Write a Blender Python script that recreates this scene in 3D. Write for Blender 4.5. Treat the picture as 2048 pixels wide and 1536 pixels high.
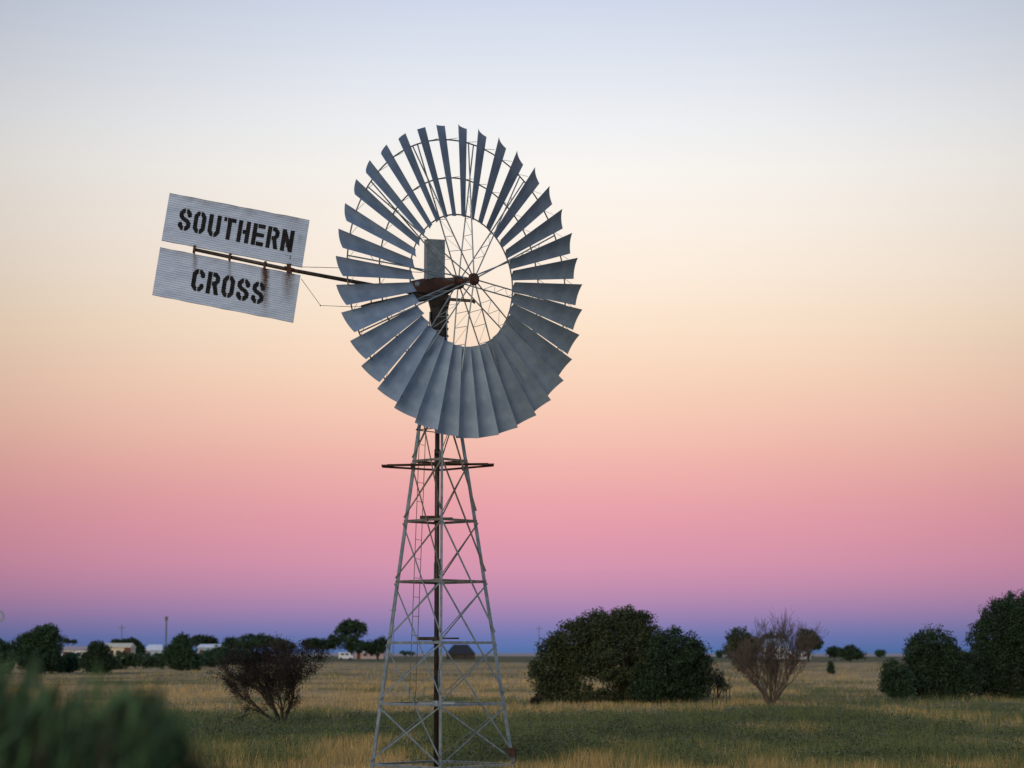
import bpy, math, random
import numpy as np
from mathutils import Vector, Matrix
R = math.radians
scene = bpy.context.scene
C = scene.collection
for o in list(bpy.data.objects): bpy.data.objects.remove(o)

# ------------------------------------------------------------------ camera
F = 4235.0                 # focal length in pixels of a 2048 px wide frame
HZ = 1306.0                # horizon row
EYE = 1.92
PITCH = math.atan((HZ-768)/F)
cam_d = bpy.data.cameras.new('camera'); cam = bpy.data.objects.new('camera', cam_d); C.objects.link(cam)
cam.location = (0, 0, EYE); cam.rotation_euler = (R(90)+PITCH, 0, 0)
cam_d.sensor_width = 36; cam_d.lens = 36*F/2048
cam_d.clip_start = 0.1; cam_d.clip_end = 20000
cam_d.dof.use_dof = True; cam_d.dof.focus_distance = 34.4; cam_d.dof.aperture_fstop = 2.2
scene.camera = cam
scene.render.resolution_x = 1024; scene.render.resolution_y = 768
scene.view_settings.view_transform = 'Standard'; scene.view_settings.look = 'None'
scene.view_settings.exposure = 0; scene.view_settings.gamma = 1

def at(px, py, Y):
    """world point seen at photo pixel (px,py) at world depth Y"""
    a = (px-1024)/F; b = (768-py)/F
    c, s = math.cos(PITCH), math.sin(PITCH)
    d = Vector((a, c-b*s, s+b*c))
    return Vector((0, 0, EYE)) + d*(Y/d.y)
def ground_at(px, py): 
    return at(px, py, EYE*F/(py-HZ))

def lin(c):
    return tuple(((v/255)/12.92 if v/255 <= .04045 else ((v/255+.055)/1.055)**2.4) for v in c)

# ------------------------------------------------------------------ sky (twilight arch opposite the set sun)
W = bpy.data.worlds.new('World'); scene.world = W; W.use_nodes = True
nt = W.node_tree; N = nt.nodes; L = nt.links
for n in list(N): N.remove(n)
def nn(t, **k):
    n = N.new(t)
    for a, b in k.items(): setattr(n, a, b)
    return n
def mth(op, a, b=None, c=None, clamp=False):
    n = nn('ShaderNodeMath', operation=op, use_clamp=clamp)
    for i, v in enumerate((a, b, c)):
        if v is None: continue
        if isinstance(v, (int, float)): n.inputs[i].default_value = v
        else: L.new(v, n.inputs[i])
    return n.outputs[0]
tc = nn('ShaderNodeTexCoord'); sep = nn('ShaderNodeSeparateXYZ'); L.new(tc.outputs['Generated'], sep.inputs[0])
def el_of(y): return math.degrees(PITCH + math.atan((768-y)/F))
front = [(1300,(84,113,168)),(1275,(106,118,174)),(1250,(134,125,176)),(1215,(168,134,176)),(1180,(192,141,175)),
         (1130,(213,149,174)),(1060,(226,156,171)),(1000,(233,165,170)),(930,(240,180,172)),(853,(246,197,179)),
         (767,(250,212,188)),(657,(252,227,202)),(554,(253,236,219)),(443,(252,242,231)),(341,(249,245,240)),
         (256,(240,241,243)),(128,(224,229,239)),(0,(207,216,234))]
stops = [(el_of(y)/90, lin(c)) for y, c in front]
stops = [(0.0, stops[0][1])] + stops + [(28/90, (.36,.56,.98)), (45/90, (.20,.42,.92)), (1.0, (.13,.26,.58))]
back = [(0.0,(.95,.76,.64)),(.08,(1.0,.92,.86)),(.2,(.72,.80,.95)),(.45,(.34,.54,.92)),(1.0,(.13,.26,.58))]
def ramp(st, fac):
    r = nn('ShaderNodeValToRGB'); e = r.color_ramp.elements
    e[0].position = st[0][0]; e[0].color = (*st[0][1], 1)
    e[1].position = st[-1][0]; e[1].color = (*st[-1][1], 1)
    for p, c in st[1:-1]:
        q = e.new(p); q.color = (*c, 1)
    L.new(fac, r.inputs[0]); return r.outputs[0]
elev = mth('SQRT', mth('MULTIPLY', mth('ARCSINE', mth('MINIMUM', mth('MAXIMUM', sep.outputs[2], 0.0), 1.0)), 2/math.pi))
stops = [(math.sqrt(p), c) for p, c in stops]; back = [(math.sqrt(p), c) for p, c in back]   # finer steps near the horizon
fr = ramp(stops, elev); bk = ramp(back, elev)
# azimuth blend: +Y is the anti-sun side
mixf = nn('ShaderNodeMapRange', interpolation_type='SMOOTHSTEP')
L.new(sep.outputs[1], mixf.inputs[0]); mixf.inputs[1].default_value = .1; mixf.inputs[2].default_value = .93
mx = nn('ShaderNodeMix', data_type='RGBA'); L.new(mixf.outputs[0], mx.inputs[0]); L.new(bk, mx.inputs[6]); L.new(fr, mx.inputs[7])
# lens vignette put into the sky colour: dims sideways from just right of middle
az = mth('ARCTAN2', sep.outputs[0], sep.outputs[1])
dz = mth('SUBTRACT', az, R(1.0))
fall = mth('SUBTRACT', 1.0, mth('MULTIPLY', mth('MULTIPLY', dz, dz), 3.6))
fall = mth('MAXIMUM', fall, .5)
# faint uneven dust haze, drawn out along the horizon
mp_ = nn('ShaderNodeMapping'); mp_.inputs['Scale'].default_value = (3, 3, 7); L.new(tc.outputs['Generated'], mp_.inputs[0])
nz_ = nn('ShaderNodeTexNoise'); nz_.inputs['Scale'].default_value = 1.6; nz_.inputs['Detail'].default_value = 5; L.new(mp_.outputs[0], nz_.inputs['Vector'])
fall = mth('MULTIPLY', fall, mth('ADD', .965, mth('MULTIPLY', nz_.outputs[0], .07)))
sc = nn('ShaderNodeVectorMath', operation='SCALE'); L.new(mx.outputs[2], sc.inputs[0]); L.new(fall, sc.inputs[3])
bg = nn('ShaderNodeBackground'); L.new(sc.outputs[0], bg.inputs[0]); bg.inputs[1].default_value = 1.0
out = nn('ShaderNodeOutputWorld'); L.new(bg.outputs[0], out.inputs[0])

# weak afterglow of the sun that has set behind the camera
sd = bpy.data.lights.new('sun', 'SUN'); sd.energy = 1.3; sd.angle = R(25); sd.color = (1, .84, .64)
so = bpy.data.objects.new('sun', sd); C.objects.link(so)
so.rotation_euler = Vector((.38, .88, -.26)).to_track_quat('-Z', 'Y').to_euler()

# ------------------------------------------------------------------ helpers
class MB:
    def __init__(s): s.v = []; s.f = []
    def add(s, vs, fs):
        b = len(s.v); s.v += [tuple(v) for v in vs]; s.f += [tuple(i+b for i in f) for f in fs]; return s
    def tube(s, pts, rad, n=6, caps=True):
        pts = [Vector(p) for p in pts]
        if not isinstance(rad, (list, tuple)): rad = [rad]*len(pts)
        vs = []; fs = []; prev = None
        for i, p in enumerate(pts):
            d = (pts[min(i+1, len(pts)-1)]-pts[max(i-1, 0)]).normalized()
            if prev is None:
                a = Vector((0, 0, 1)) if abs(d.z) < .9 else Vector((1, 0, 0))
                x = d.cross(a).normalized()
            else: x = (prev - d*prev.dot(d)).normalized()
            prev = x; y = d.cross(x)
            for k in range(n):
                t = 2*math.pi*k/n; vs.append(p + (x*math.cos(t)+y*math.sin(t))*rad[i])
        for i in range(len(pts)-1):
            for k in range(n):
                a = i*n+k; b = i*n+(k+1) % n; fs.append((a, b, b+n, a+n))
        if caps: fs += [tuple(range(n))[::-1], tuple((len(pts)-1)*n+k for k in range(n))]
        return s.add(vs, fs)
    def bar(s, p0, p1, w, h, up=Vector((0, 0, 1))):
        """box beam of width w and height h from p0 to p1"""
        p0, p1 = Vector(p0), Vector(p1); d = (p1-p0).normalized(); up = Vector(up)
        x = d.cross(up)
        if x.length < .05: x = d.cross(Vector((0, 1, 0)))
        x.normalize(); y = x.cross(d)
        vs = [p + x*(i*w/2) + y*(j*h/2) for p in (p0, p1) for i, j in ((-1, -1), (1, -1), (1, 1), (-1, 1))]
        return s.add(vs, [(3, 2, 1, 0), (4, 5, 6, 7), (0, 1, 5, 4), (1, 2, 6, 5), (2, 3, 7, 6), (3, 0, 4, 7)])
    def angle(s, p0, p1, dira, dirb, w, t=.006):
        """L-section angle iron from p0 to p1 with flanges along dira and dirb"""
        p0, p1 = Vector(p0), Vector(p1); a = Vector(dira).normalized(); b = Vector(dirb).normalized()
        pr = [(0, 0), (w, 0), (w, t), (t, t), (t, w), (0, w)]
        vs = [p + a*i + b*j for p in (p0, p1) for i, j in pr]; n = 6
        fs = [(k, (k+1) % n, (k+1) % n+n, k+n) for k in range(n)] + [(0, 1, 2, 3), (0, 3, 4, 5), (6, 9, 8, 7), (6, 11, 10, 9)]
        return s.add(vs, fs)
    def box(s, c, sz):
        c = Vector(c); return s.bar(c-Vector((sz[0]/2, 0, 0)), c+Vector((sz[0]/2, 0, 0)), sz[1], sz[2])
    def lathe(s, prof, n=24, M=None):
        """profile of (radius, z) turned about local z"""
        vs = []; fs = []
        for r, z in prof:
            for k in range(n):
                t = 2*math.pi*k/n; p = Vector((r*math.cos(t), r*math.sin(t), z)); vs.append(M @ p if M else p)
        for i in range(len(prof)-1):
            for k in range(n):
                a = i*n+k; b = i*n+(k+1) % n; fs.append((a, b, b+n, a+n))
        fs += [tuple(range(n))[::-1], tuple((len(prof)-1)*n+k for k in range(n))]
        return s.add(vs, fs)
    def ring(s, r, z, rad, n=108, m=6):
        vs = []; fs = []
        for k in range(n):
            t = 2*math.pi*k/n
            for j in range(m):
                u = 2*math.pi*j/m; q = r+rad*math.cos(u)
                vs.append((q*math.cos(t), q*math.sin(t), z+rad*math.sin(u)))
        for k in range(n):
            for j in range(m):
                a = k*m+j; b = k*m+(j+1) % m; c = ((k+1) % n)*m+(j+1) % m; d = ((k+1) % n)*m+j; fs.append((a, d, c, b))
        return s.add(vs, fs)
    def build(s, name, mat, parent=None, smooth=False, offset=None):
        me = bpy.data.meshes.new(name)
        vs = s.v if offset is None else [(a-offset[0], b-offset[1], c-offset[2]) for a, b, c in s.v]
        me.from_pydata(vs, [], s.f); me.materials.append(mat)
        if smooth: me.polygons.foreach_set('use_smooth', [True]*len(me.polygons))
        me.update(); o = bpy.data.objects.new(name, me); C.objects.link(o)
        if parent: o.parent = parent
        return o
def tag(o, label=None, cat=None, group=None, kind=None):
    if label: o['label'] = label
    if cat: o['category'] = cat
    if group: o['group'] = group
    if kind: o['kind'] = kind
    return o
def empty(name, loc, label, cat, group=None):
    o = bpy.data.objects.new(name, None); C.objects.link(o); o.location = loc; o.empty_display_size = .3
    return tag(o, label, cat, group)

def material(name, col, rough=.7, metal=0., var=.25, scale=6., spec=.5, bump=0., col2=None, island=0., stretch=None):
    m = bpy.data.materials.new(name); m.use_nodes = True; t = m.node_tree; b = t.nodes['Principled BSDF']
    b.inputs['Roughness'].default_value = rough; b.inputs['Metallic'].default_value = metal
    b.inputs['Specular IOR Level'].default_value = spec
    co = t.nodes.new('ShaderNodeTexCoord'); no = t.nodes.new('ShaderNodeTexNoise'); no.inputs['Scale'].default_value = scale
    no.inputs['Detail'].default_value = 6; no.inputs['Roughness'].default_value = .65
    if stretch:
        mp = t.nodes.new('ShaderNodeMapping'); mp.inputs['Scale'].default_value = stretch
        t.links.new(co.outputs['Object'], mp.inputs[0]); t.links.new(mp.outputs[0], no.inputs['Vector'])
    else: t.links.new(co.outputs['Object'], no.inputs['Vector'])
    r = t.nodes.new('ShaderNodeValToRGB'); e = r.color_ramp.elements
    c2 = col2 or tuple(min(1, v*(1+var)) for v in col); c1 = col if col2 else tuple(v*(1-var) for v in col)
    e[0].position = .35; e[0].color = (*c1, 1); e[1].position = .65; e[1].color = (*c2, 1)
    t.links.new(no.outputs[0], r.inputs[0]); last = r.outputs[0]
    if island:
        g = t.nodes.new('ShaderNodeNewGeometry'); mr = t.nodes.new('ShaderNodeMapRange')
        mr.inputs[3].default_value = 1-island; mr.inputs[4].default_value = 1+island
        t.links.new(g.outputs['Random Per Island'], mr.inputs[0])
        v = t.nodes.new('ShaderNodeVectorMath'); v.operation = 'SCALE'
        t.links.new(last, v.inputs[0]); t.links.new(mr.outputs[0], v.inputs[3]); last = v.outputs[0]
    t.links.new(last, b.inputs['Base Color'])
    if bump:
        bp = t.nodes.new('ShaderNodeBump'); bp.inputs['Strength'].default_value = bump; bp.inputs['Distance'].default_value = .01
        t.links.new(no.outputs[0], bp.inputs['Height']); t.links.new(bp.outputs[0], b.inputs['Normal'])
    return m
M_galv = material('galvanised_sheet', (.19,.26,.35), .6, .3, col2=(.27,.35,.44), scale=4, spec=.4)
def tone(m, amt):
    t = m.node_tree; b = t.nodes['Principled BSDF']; src = b.inputs['Base Color'].links[0].from_socket
    oi = t.nodes.new('ShaderNodeObjectInfo'); mr = t.nodes.new('ShaderNodeMapRange'); mr.inputs[3].default_value = 1-amt; mr.inputs[4].default_value = 1+amt
    v = t.nodes.new('ShaderNodeVectorMath'); v.operation = 'SCALE'; t.links.new(oi.outputs['Random'], mr.inputs[0]); t.links.new(src, v.inputs[0]); t.links.new(mr.outputs[0], v.inputs[3])
    # rust creeping in thin radial streaks
    co = t.nodes.new('ShaderNodeTexCoord'); mp = t.nodes.new('ShaderNodeMapping'); mp.inputs['Scale'].default_value = (14, 1.6, 14); no = t.nodes.new('ShaderNodeTexNoise'); no.noise_dimensions = '4D'
    no.inputs['Scale'].default_value = 1.5; no.inputs['Detail'].default_value = 6; t.links.new(co.outputs['Object'], mp.inputs[0]); t.links.new(mp.outputs[0], no.inputs['Vector'])
    mm = t.nodes.new('ShaderNodeMath'); mm.operation = 'MULTIPLY'; mm.inputs[1].default_value = 40; t.links.new(oi.outputs['Random'], mm.inputs[0]); t.links.new(mm.outputs[0], no.inputs['W'])
    r = t.nodes.new('ShaderNodeMapRange'); r.inputs[1].default_value = .60; r.inputs[2].default_value = .78; r.inputs[4].default_value = .55; t.links.new(no.outputs[0], r.inputs[0])
    mx = t.nodes.new('ShaderNodeMix'); mx.data_type = 'RGBA'; t.links.new(r.outputs[0], mx.inputs[0]); t.links.new(v.outputs[0], mx.inputs[6]); mx.inputs[7].default_value = (.12,.09,.075,1)
    t.links.new(mx.outputs[2], b.inputs['Base Color'])
tone(M_galv, .13)
M_steel = material('galvanised_angle', (.16,.21,.24), .5, .5, col2=(.30,.36,.40), scale=9)
M_rod = material('weathered_rod', (.10,.10,.09), .6, .4, col2=(.24,.22,.19), scale=7)
M_rust = material('rusty_cast_iron', (.028,.014,.010), .75, .2, col2=(.09,.035,.02), scale=12, bump=.4)
M_dark = material('dark_oiled_steel', (.018,.014,.012), .5, .3, col2=(.06,.045,.035), scale=10)
M_wood = material('dark_weathered_plank', (.02,.016,.012), .85, col2=(.05,.04,.03), scale=14)
M_wire = material('stay_wire', (.16,.14,.09), .6, .3)

# ------------------------------------------------------------------ windmill
D = 35.0
base = at(873, 1500, D); TX = base.x
def H(py, Y=D): return at(873, py, Y).z
root = empty('windmill', (TX, D, 0), 'tall galvanised farm windmill with many-bladed wheel, lattice tower and lettered tail vane', 'windmill')
O = Vector((TX, D, 0))
def B(mb, name, mat, parent=root, smooth=False): return mb.build(name, mat, parent, smooth, offset=O)

# tower legs: corners of a square standing corner-on to the camera
z0 = -.05; zt = H(684)
bc = Vector((at(885.5, 1535, D).x, D, 0)); tcn = Vector((TX+.01, D, zt))
ha, hb = 1.20, .165
dirs = [Vector((-1, 0, 0)), Vector((0, -1, 0)), Vector((1, 0, 0)), Vector((0, 1, 0))]   # left, near, right, far
def leg_pt(i, z):
    k = (z-z0)/(zt-z0)
    c = Vector((bc.x*(1-k)+tcn.x*k, D, z)); return c + dirs[i]*(ha*(1-k)+hb*k) + (Vector((.065*k, 0, 0)) if i == 1 else Vector((-.15*(1-k)-.03*k, 0, 0)) if i == 3 else Vector((0, 0, 0)))
for i in range(4):
    a = (dirs[(i+1) % 4]-dirs[i]); b = (dirs[(i-1) % 4]-dirs[i])
    m = MB(); top = .95 if i != 1 else 1
    if i == 1: m.bar(leg_pt(i, z0), leg_pt(i, zt), .012, .05, up=b); a = b
    else: m.angle(leg_pt(i, z0), leg_pt(i, zt), a, b, .075 if i != 3 else .05, .008)
    for q in (.22, .47, .72):                                    # splice plates with bolts
        zz = z0+(zt-z0)*q
        for dd in (a, b):
            o_ = leg_pt(i, zz); dn = dd.normalized()
            m.bar(leg_pt(i, zz-.13)+dn*.036, leg_pt(i, zz+.13)+dn*.036, .012, .05, up=dn)
    B(m, 'leg', M_steel)
girt_y = [920, 1040, 1161, 1283, 1405, 1527]
gz = [H(y) for y in girt_y]
def off(i, j, s=.012):
    n = ((dirs[i]+dirs[j])*.5).normalized(); return n*s
for k, z in enumerate(gz):
    m = MB()
    for i, j in ((0, 1), (1, 2), (2, 3), (3, 0)):
        e = off(i, j)
        m.angle(leg_pt(i, z)+e, leg_pt(j, z)+e, Vector((0, 0, -1)), -off(i, j), .04, .006)
    B(m, 'girt_ring', M_steel if k > 2 else M_rod)
zz = [H(800)]+gz
for k in range(len(zz)-1):
    m = MB(); r = .013
    za, zb = zz[k]-.05, zz[k+1]+.04
    zl = zz[k+2]+.15 if k+2 < len(zz) else zb
    m2 = MB()
    for i, j in ((0, 1), (1, 2)):
        e = off(i, j, .02); e2 = off(i, j, .024)
        m.bar(leg_pt(j, za)+e, leg_pt(i, zb)+e, .006, .026, up=Vector((0, 0, 1))) # short diagonal, falls to the left
        if k > 0 or True: m2.bar(leg_pt(i, za)+e2, leg_pt(j, zl)+e2, .006, .030, up=Vector((0, 0, 1)))
    for i, j in ((3, 0), (2, 3)):
        e = off(i, j, .02); m.tube([leg_pt(i, za)+e, leg_pt(j, zb)+e], .007, 5)
    B(m, 'cross_brace', M_steel if k > 2 else M_rod); B(m2, 'long_brace', M_steel if k > 1 else M_rod)
# upper bracing between the first girt and the head
m = MB(); zs = [zt-.05, H(745), H(800), H(860)]
for q in range(3):
    for i, j in ((0, 1), (1, 2), (2, 3), (3, 0)):
        e = off(i, j, .01); m.tube([leg_pt(i, zs[q])+e, leg_pt(j, zs[q+1])+e], .008, 5)
        m.tube([leg_pt(j, zs[q])+e*1.9, leg_pt(i, zs[q+1])+e*1.9], .008, 5)
        m.tube([leg_pt(i, zs[q+1])+e*.4, leg_pt(j, zs[q+1])+e*.4], .009, 5)
B(m, 'cross_brace', M_rod)
# concrete-set anchor and clamp at the foot of the right leg
m = MB(); p = at(1023, 1502, D-.12)
m.box(p, (.13, .10, .05)); m.tube([p+Vector((-.09, 0, .04)), p+Vector((.10, 0, .015))], .02, 8)
m.tube([p+Vector((.02, -.05, -.1)), p+Vector((.05, -.05, .09))], .018, 8); m.tube([p+Vector((.07, 0, .0)), p+Vector((.07, 0, -.17)), p+Vector((0, 0, -.2))], .012, 6)
m.lathe([(.035, -.02), (.055, -.02), (.055, .02), (.035, .02)], 10, Matrix.Translation(p+Vector((0, -.06, -.05))) @ Matrix.Rotation(R(90), 4, 'X'))
B(m, 'anchor_clamp', M_rust)
# pump pipe down the middle with couplings
m = MB(); m.tube([(TX-.008, D, -.1), (TX-.008, D, zt+.05)], .040, 14)
for y in (905, 1040, 1161, 1283, 1405): m.tube([(TX-.008, D, H(y)-.05), (TX-.008, D, H(y)+.05)], .051, 14)
B(m, 'pump_pipe', M_dark, smooth=True)
for y in (1161, 1283, 1405):
    m = MB(); z = H(y)
    m.lathe([(.03, -.03), (.075, -.03), (.075, .03), (.03, .03)], 14, Matrix.Translation((TX, D, z)))
    m.bar((TX-.3, D-.0, z-.01), (TX+.3, D, z-.01), .03, .03)
    B(m, 'pipe_guide', M_steel)
# ladder on the left far face
m = MB(); g0, g1 = Vector((at(821, 1400, D+.55).x, D+.42, 0)), Vector((at(846, 850, D+.2).x, D+.16, H(850)))
w_ = Vector((.09, .22, 0))
for s in (-.5, .5):
    m.tube([g0+w_*s, g1+w_*s], .0065, 6)
nr = 18
for q in range(1, nr):
    c = g0.lerp(g1, q/nr); m.tube([c-w_*.5, c+w_*.5], .0045, 5)
B(m, 'ladder', M_wire)
# service platform
z = H(931)
lt, rt = Vector((at(763, 932, D).x, D, z)), Vector((at(988, 931, D).x, D, z+.02)); far = Vector((TX, D+.85, z-.005)); near = Vector((TX, D-.22, z+.01))
m = MB()
m.bar(lt, rt, .10, .022); m.bar(lt+Vector((.02, .03, -.018)), far, .05, .03); m.bar(rt+Vector((-.02, .03, -.018)), far, .05, .03)
m.bar(lt+Vector((.1, .0, .016)), near+Vector((-.06, 0, 0)), .04, .012); m.bar(rt+Vector((-.1, .0, .016)), near+Vector((.06, 0, 0)), .04, .012)
for s in (-1, 1): m.bar((TX+s*.42, D-.1, z-.035), (TX+s*.42, D+.45, z-.035), .05, .03)
B(m, 'platform', M_rust)
m = MB(); z = H(1037)
m.bar((at(840, 1037, D).x, D+.05, z+.02), (at(880, 1037, D).x, D+.05, z+.02), .16, .05)
m.bar((at(842, 1037, D).x, D-.12, z-.0), (at(906, 1037, D).x, D-.12, z), .05, .02)
B(m, 'rest_plank', M_rust)
m = MB(); z = H(1281)
m.bar((at(836, 1281, D).x, D-.02, z+.03), (at(875, 1281, D).x, D-.02, z+.03), .2, .055)
m.bar((at(876, 1281, D).x, D-.02, z+.035), (at(918, 1281, D).x, D-.02, z+.035), .18, .026)
B(m, 'step_plank', M_wood)

# mast, gearbox, housing above
TH = R(42)
n = Vector((math.sin(TH), -math.cos(TH), 0)); u = Vector((math.cos(TH), math.sin(TH), 0)); up = Vector((0, 0, 1))
hub_z = at(924, 562, D-.5).z
AX = Vector((TX, D, hub_z))
m = MB(); prof = [(.125, H(712)), (.13, H(690)), (.135, H(650)), (.15, H(618)), (.19, H(600)), (.20, H(592))]
m.lathe(prof, 16, Matrix.Translation((TX+.01, D, 0)))
for q in range(7):
    zq = H(700-q*14)
    for a in range(5):
        t = R(200+a*36+q*13); m.lathe([(.018, 0), (.018, .03), (.008, .035)], 6, Matrix.Translation((TX+.01+.13*math.cos(t), D+.13*math.sin(t), zq)) @ Matrix.Rotation(t, 4, 'Z') @ Matrix.Rotation(R(90), 4, 'Y'))
B(m, 'mast_head', M_dark)
m = MB()                                                    # plates round the mast top
for s in (-1, 1): m.bar((TX+s*.145, D-.02, H(695)), (TX+s*.14, D-.02, H(625)), .02, .12, up=Vector((0, 1, 0)))
B(m, 'side_plate', M_steel)
# gearbox: tapered housing lying along the wheel shaft
m = MB()
secs = [(-.62, .15, .15, -.01), (-.60, .17, .18, -.01), (-.30, .20, .185, -.02), (.0, .19, .165, -.02), (.22, .14, .12, -.01), (.42, .10, .09, 0), (.52, .085, .085, 0)]
vs = []; K = 16
for t, rw, rh, dz_ in secs:
    for k in range(K):
        a = 2*math.pi*k/K; ca, sa = math.cos(a), math.sin(a)
        ca = math.copysign(abs(ca)**.6, ca); sa = math.copysign(abs(sa)**.6, sa)
        vs.append(AX + n*t + u*(rw*ca) + up*(rh*sa+dz_))
fs = [(i*K+k, i*K+(k+1) % K, (i+1)*K+(k+1) % K, (i+1)*K+k) for i in range(len(secs)-1) for k in range(K)] + [tuple(range(K))[::-1], tuple((len(secs)-1)*K+k for k in range(K))]
m.add(vs, fs); gb = B(m, 'gearbox', M_rust, smooth=False)
m = MB(); m.lathe([(.05, 0), (.05, .03), (.02, .045)], 10, Matrix.Translation(AX+n*-.3-u*.2+up*.05) @ Matrix.Rotation(R(90), 4, 'X')); B(m, 'filler_cap', M_steel, gb)
m = MB()                                                     # tall crosshead housing
cx = at(869, 512, D+.05); zl, zh = H(560), H(480)
for a_ in (0,):
    pts = [(-.155, -.12), (.155, -.12), (.155, .12), (-.155, .12)]
    rot = Matrix.Rotation(R(14), 2)
    pp = [rot @ Vector(p_) for p_ in pts]
    vs = [(cx.x+p_.x, D+.05+p_.y, zz_) for zz_ in (zl, zh-.03, zh) for p_ in pp]
    fs = [(0, 3, 2, 1), (8, 9, 10, 11)] + [(i, (i+1) % 4, (i+1) % 4+4, i+4) for i in range(4)] + [(i+4, (i+1) % 4+4, (i+1) % 4+8, i+8) for i in range(4)]
    m.add(vs, fs)
m.bar((cx.x-.165, D-.08, zh-.02), (cx.x+.165, D-.0, zh-.02), .012, .03)
B(m, 'crosshead_housing', M_steel)
m = MB()                                                    # turntable arms under the gearbox
m.bar(at(838, 596, D), at(893, 597, D-.1), .12, .06); m.bar(at(889, 598, D-.15), at(948, 602, D-.35), .07, .045); m.bar(at(830, 590, D-.1), at(856, 598, D-.1), .1, .08)
m.tube([at(893, 592, D-.2), at(897, 606, D-.2)], .03, 8); m.tube([at(941, 600, D-.35), at(950, 606, D-.35)], .02, 8)
B(m, 'turntable_arm', M_dark)
m = MB(); m.tube([at(722, 613, D-.1), at(741, 607, D-.1)], .02, 7); m.tube([at(741, 607, D-.1), at(826, 589, D-.05)], .018, 7); m.tube([at(742, 600, D-.1), at(744, 611, D-.1)], .012, 6)
B(m, 'furling_lever', M_dark)

# wheel
WC = AX + n*.655
wf = MB()
RO, RM, RI = 2.375, 1.735, 1.118
zr = -.075
wf.ring(RO, zr, .0125); wf.ring(RM, zr+.01, .0125); wf.ring(RI, zr+.03, .0125)
Mw = Matrix((( u.x, up.x, n.x), (u.y, up.y, n.y), (u.z, up.z, n.z))).to_4x4()
frame = wf.build('wheel_frame', M_rod, root, True)
frame.matrix_local = Matrix.Translation(WC-O) @ Mw
ARM0 = 5.0; NB = 36; BL0 = -1.7
def pol(a, r, z): a = R(a); return Vector((r*math.sin(a), r*math.cos(a), z))
zf, zb_ = .245, -.145                                          # front and back hub planes
arm = MB()
f0, f1 = pol(-1.6, .06, zf), pol(-1.6, RO-.01, zr+.014); b0, b1 = pol(1.6, .08, zb_), pol(1.6, RO-.01, zr-.012)
arm.tube([f0, f1], .012, 6); arm.tube([b0, b1], .012, 6)
side = 0
tlist = [.20, .31, .44, .60, .80]
for q, t in enumerate(tlist):
    arm.tube([f0.lerp(f1, t), b0.lerp(b1, t)], .005, 4)
    if q+1 < len(tlist): arm.tube([f0.lerp(f1, t), b0.lerp(b1, tlist[q+1])], .0035, 4)
arm0 = arm.build('wheel_arm', M_steel, frame)
for k in range(12):
    o = arm0 if k == 0 else arm0.copy()
    if k: C.objects.link(o); o.parent = frame
    o.rotation_euler = (0, 0, -R(ARM0+30*k))
be = R(28)
def blade_mesh(seed):
    rr = random.Random(seed); v = []; f = []; ns, nr_ = 8, 6
    tw = rr.uniform(-.012, .012); dr = rr.uniform(-.006, .006)
    for lay in (0, 1):
        for i in range(nr_+1):
            t = i/nr_; r = 1.085+dr+(2.60-1.085)*t; w = .178+(.392-.178)*t
            for j in range(ns+1):
                s = j/ns-.5
                nz = Vector((math.sin(be), 0, math.cos(be)))
                p = Vector((math.cos(be), 0, -math.sin(be)))*(s*w) - nz*(.075*w*(1-4*s*s) + lay*.003) + nz*.05*w
                p.y = r - .02*t*(2*s)**2*0; p.z += tw*t + .0
                v.append(p)
    nn_ = (nr_+1)*(ns+1)
    for i in range(nr_):
        for j in range(ns):
            a = i*(ns+1)+j; f.append((a, a+1, a+ns+2, a+ns+1)); b = a+nn_; f.append((b, b+ns+1, b+ns+2, b+1))
    mb = MB(); mb.add(v, f)
    loop = [nr_*(ns+1)+q for q in range(ns+1)]+[q*(ns+1)+ns for q in range(nr_-1, -1, -1)]+[q for q in range(ns-1, -1, -1)]+[q*(ns+1) for q in range(1, nr_)]
    rim = [v[q] for q in loop]+[v[q+nn_] for q in loop]; K_ = len(loop)
    mb.add(rim, [(q, (q+1) % K_, (q+1) % K_+K_, q+K_) for q in range(K_)])
    for r, w in ((RO, .36), (RM, .27)):                      # clips that tie the blade to the rings
        mb.tube([Vector((-math.cos(be)*w/2, r, math.sin(be)*w/2)), pol(-math.degrees(w*.62/r)-1.2, r, zr)], .0045, 4)
    return mb
protos = []
for s in range(4):
    o = blade_mesh(s).build('blade', M_galv, frame, True); protos.append(o)
rnd = random.Random(4)
for k in range(NB):
    o = protos[k] if k < 4 else protos[rnd.randrange(4)].copy()
    if k >= 4: C.objects.link(o); o.parent = frame
    o.rotation_euler = (0, 0, -R(BL0+10*k)+rnd.uniform(-.004, .004))
hubm = MB()
hubm.lathe([(.05, zf+.05), (.06, zf+.05), (.065, zf+.03), (.10, zf+.025), (.105, zf-.02), (.05, zf-.03), (.045, zb_+.04), (.115, zb_+.03), (.12, zb_-.03), (.05, zb_-.04)][::-1], 20)
for a in range(12):
    for zz_, rad_ in ((zf+.025, .082), (zb_+.03, .098)):
        p = pol(a*30+8, rad_, zz_); hubm.lathe([(.011, 0), (.011, .014), (.004, .016)], 6, Matrix.Translation(p))
hubm.build('hub', M_rust, frame)

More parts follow.
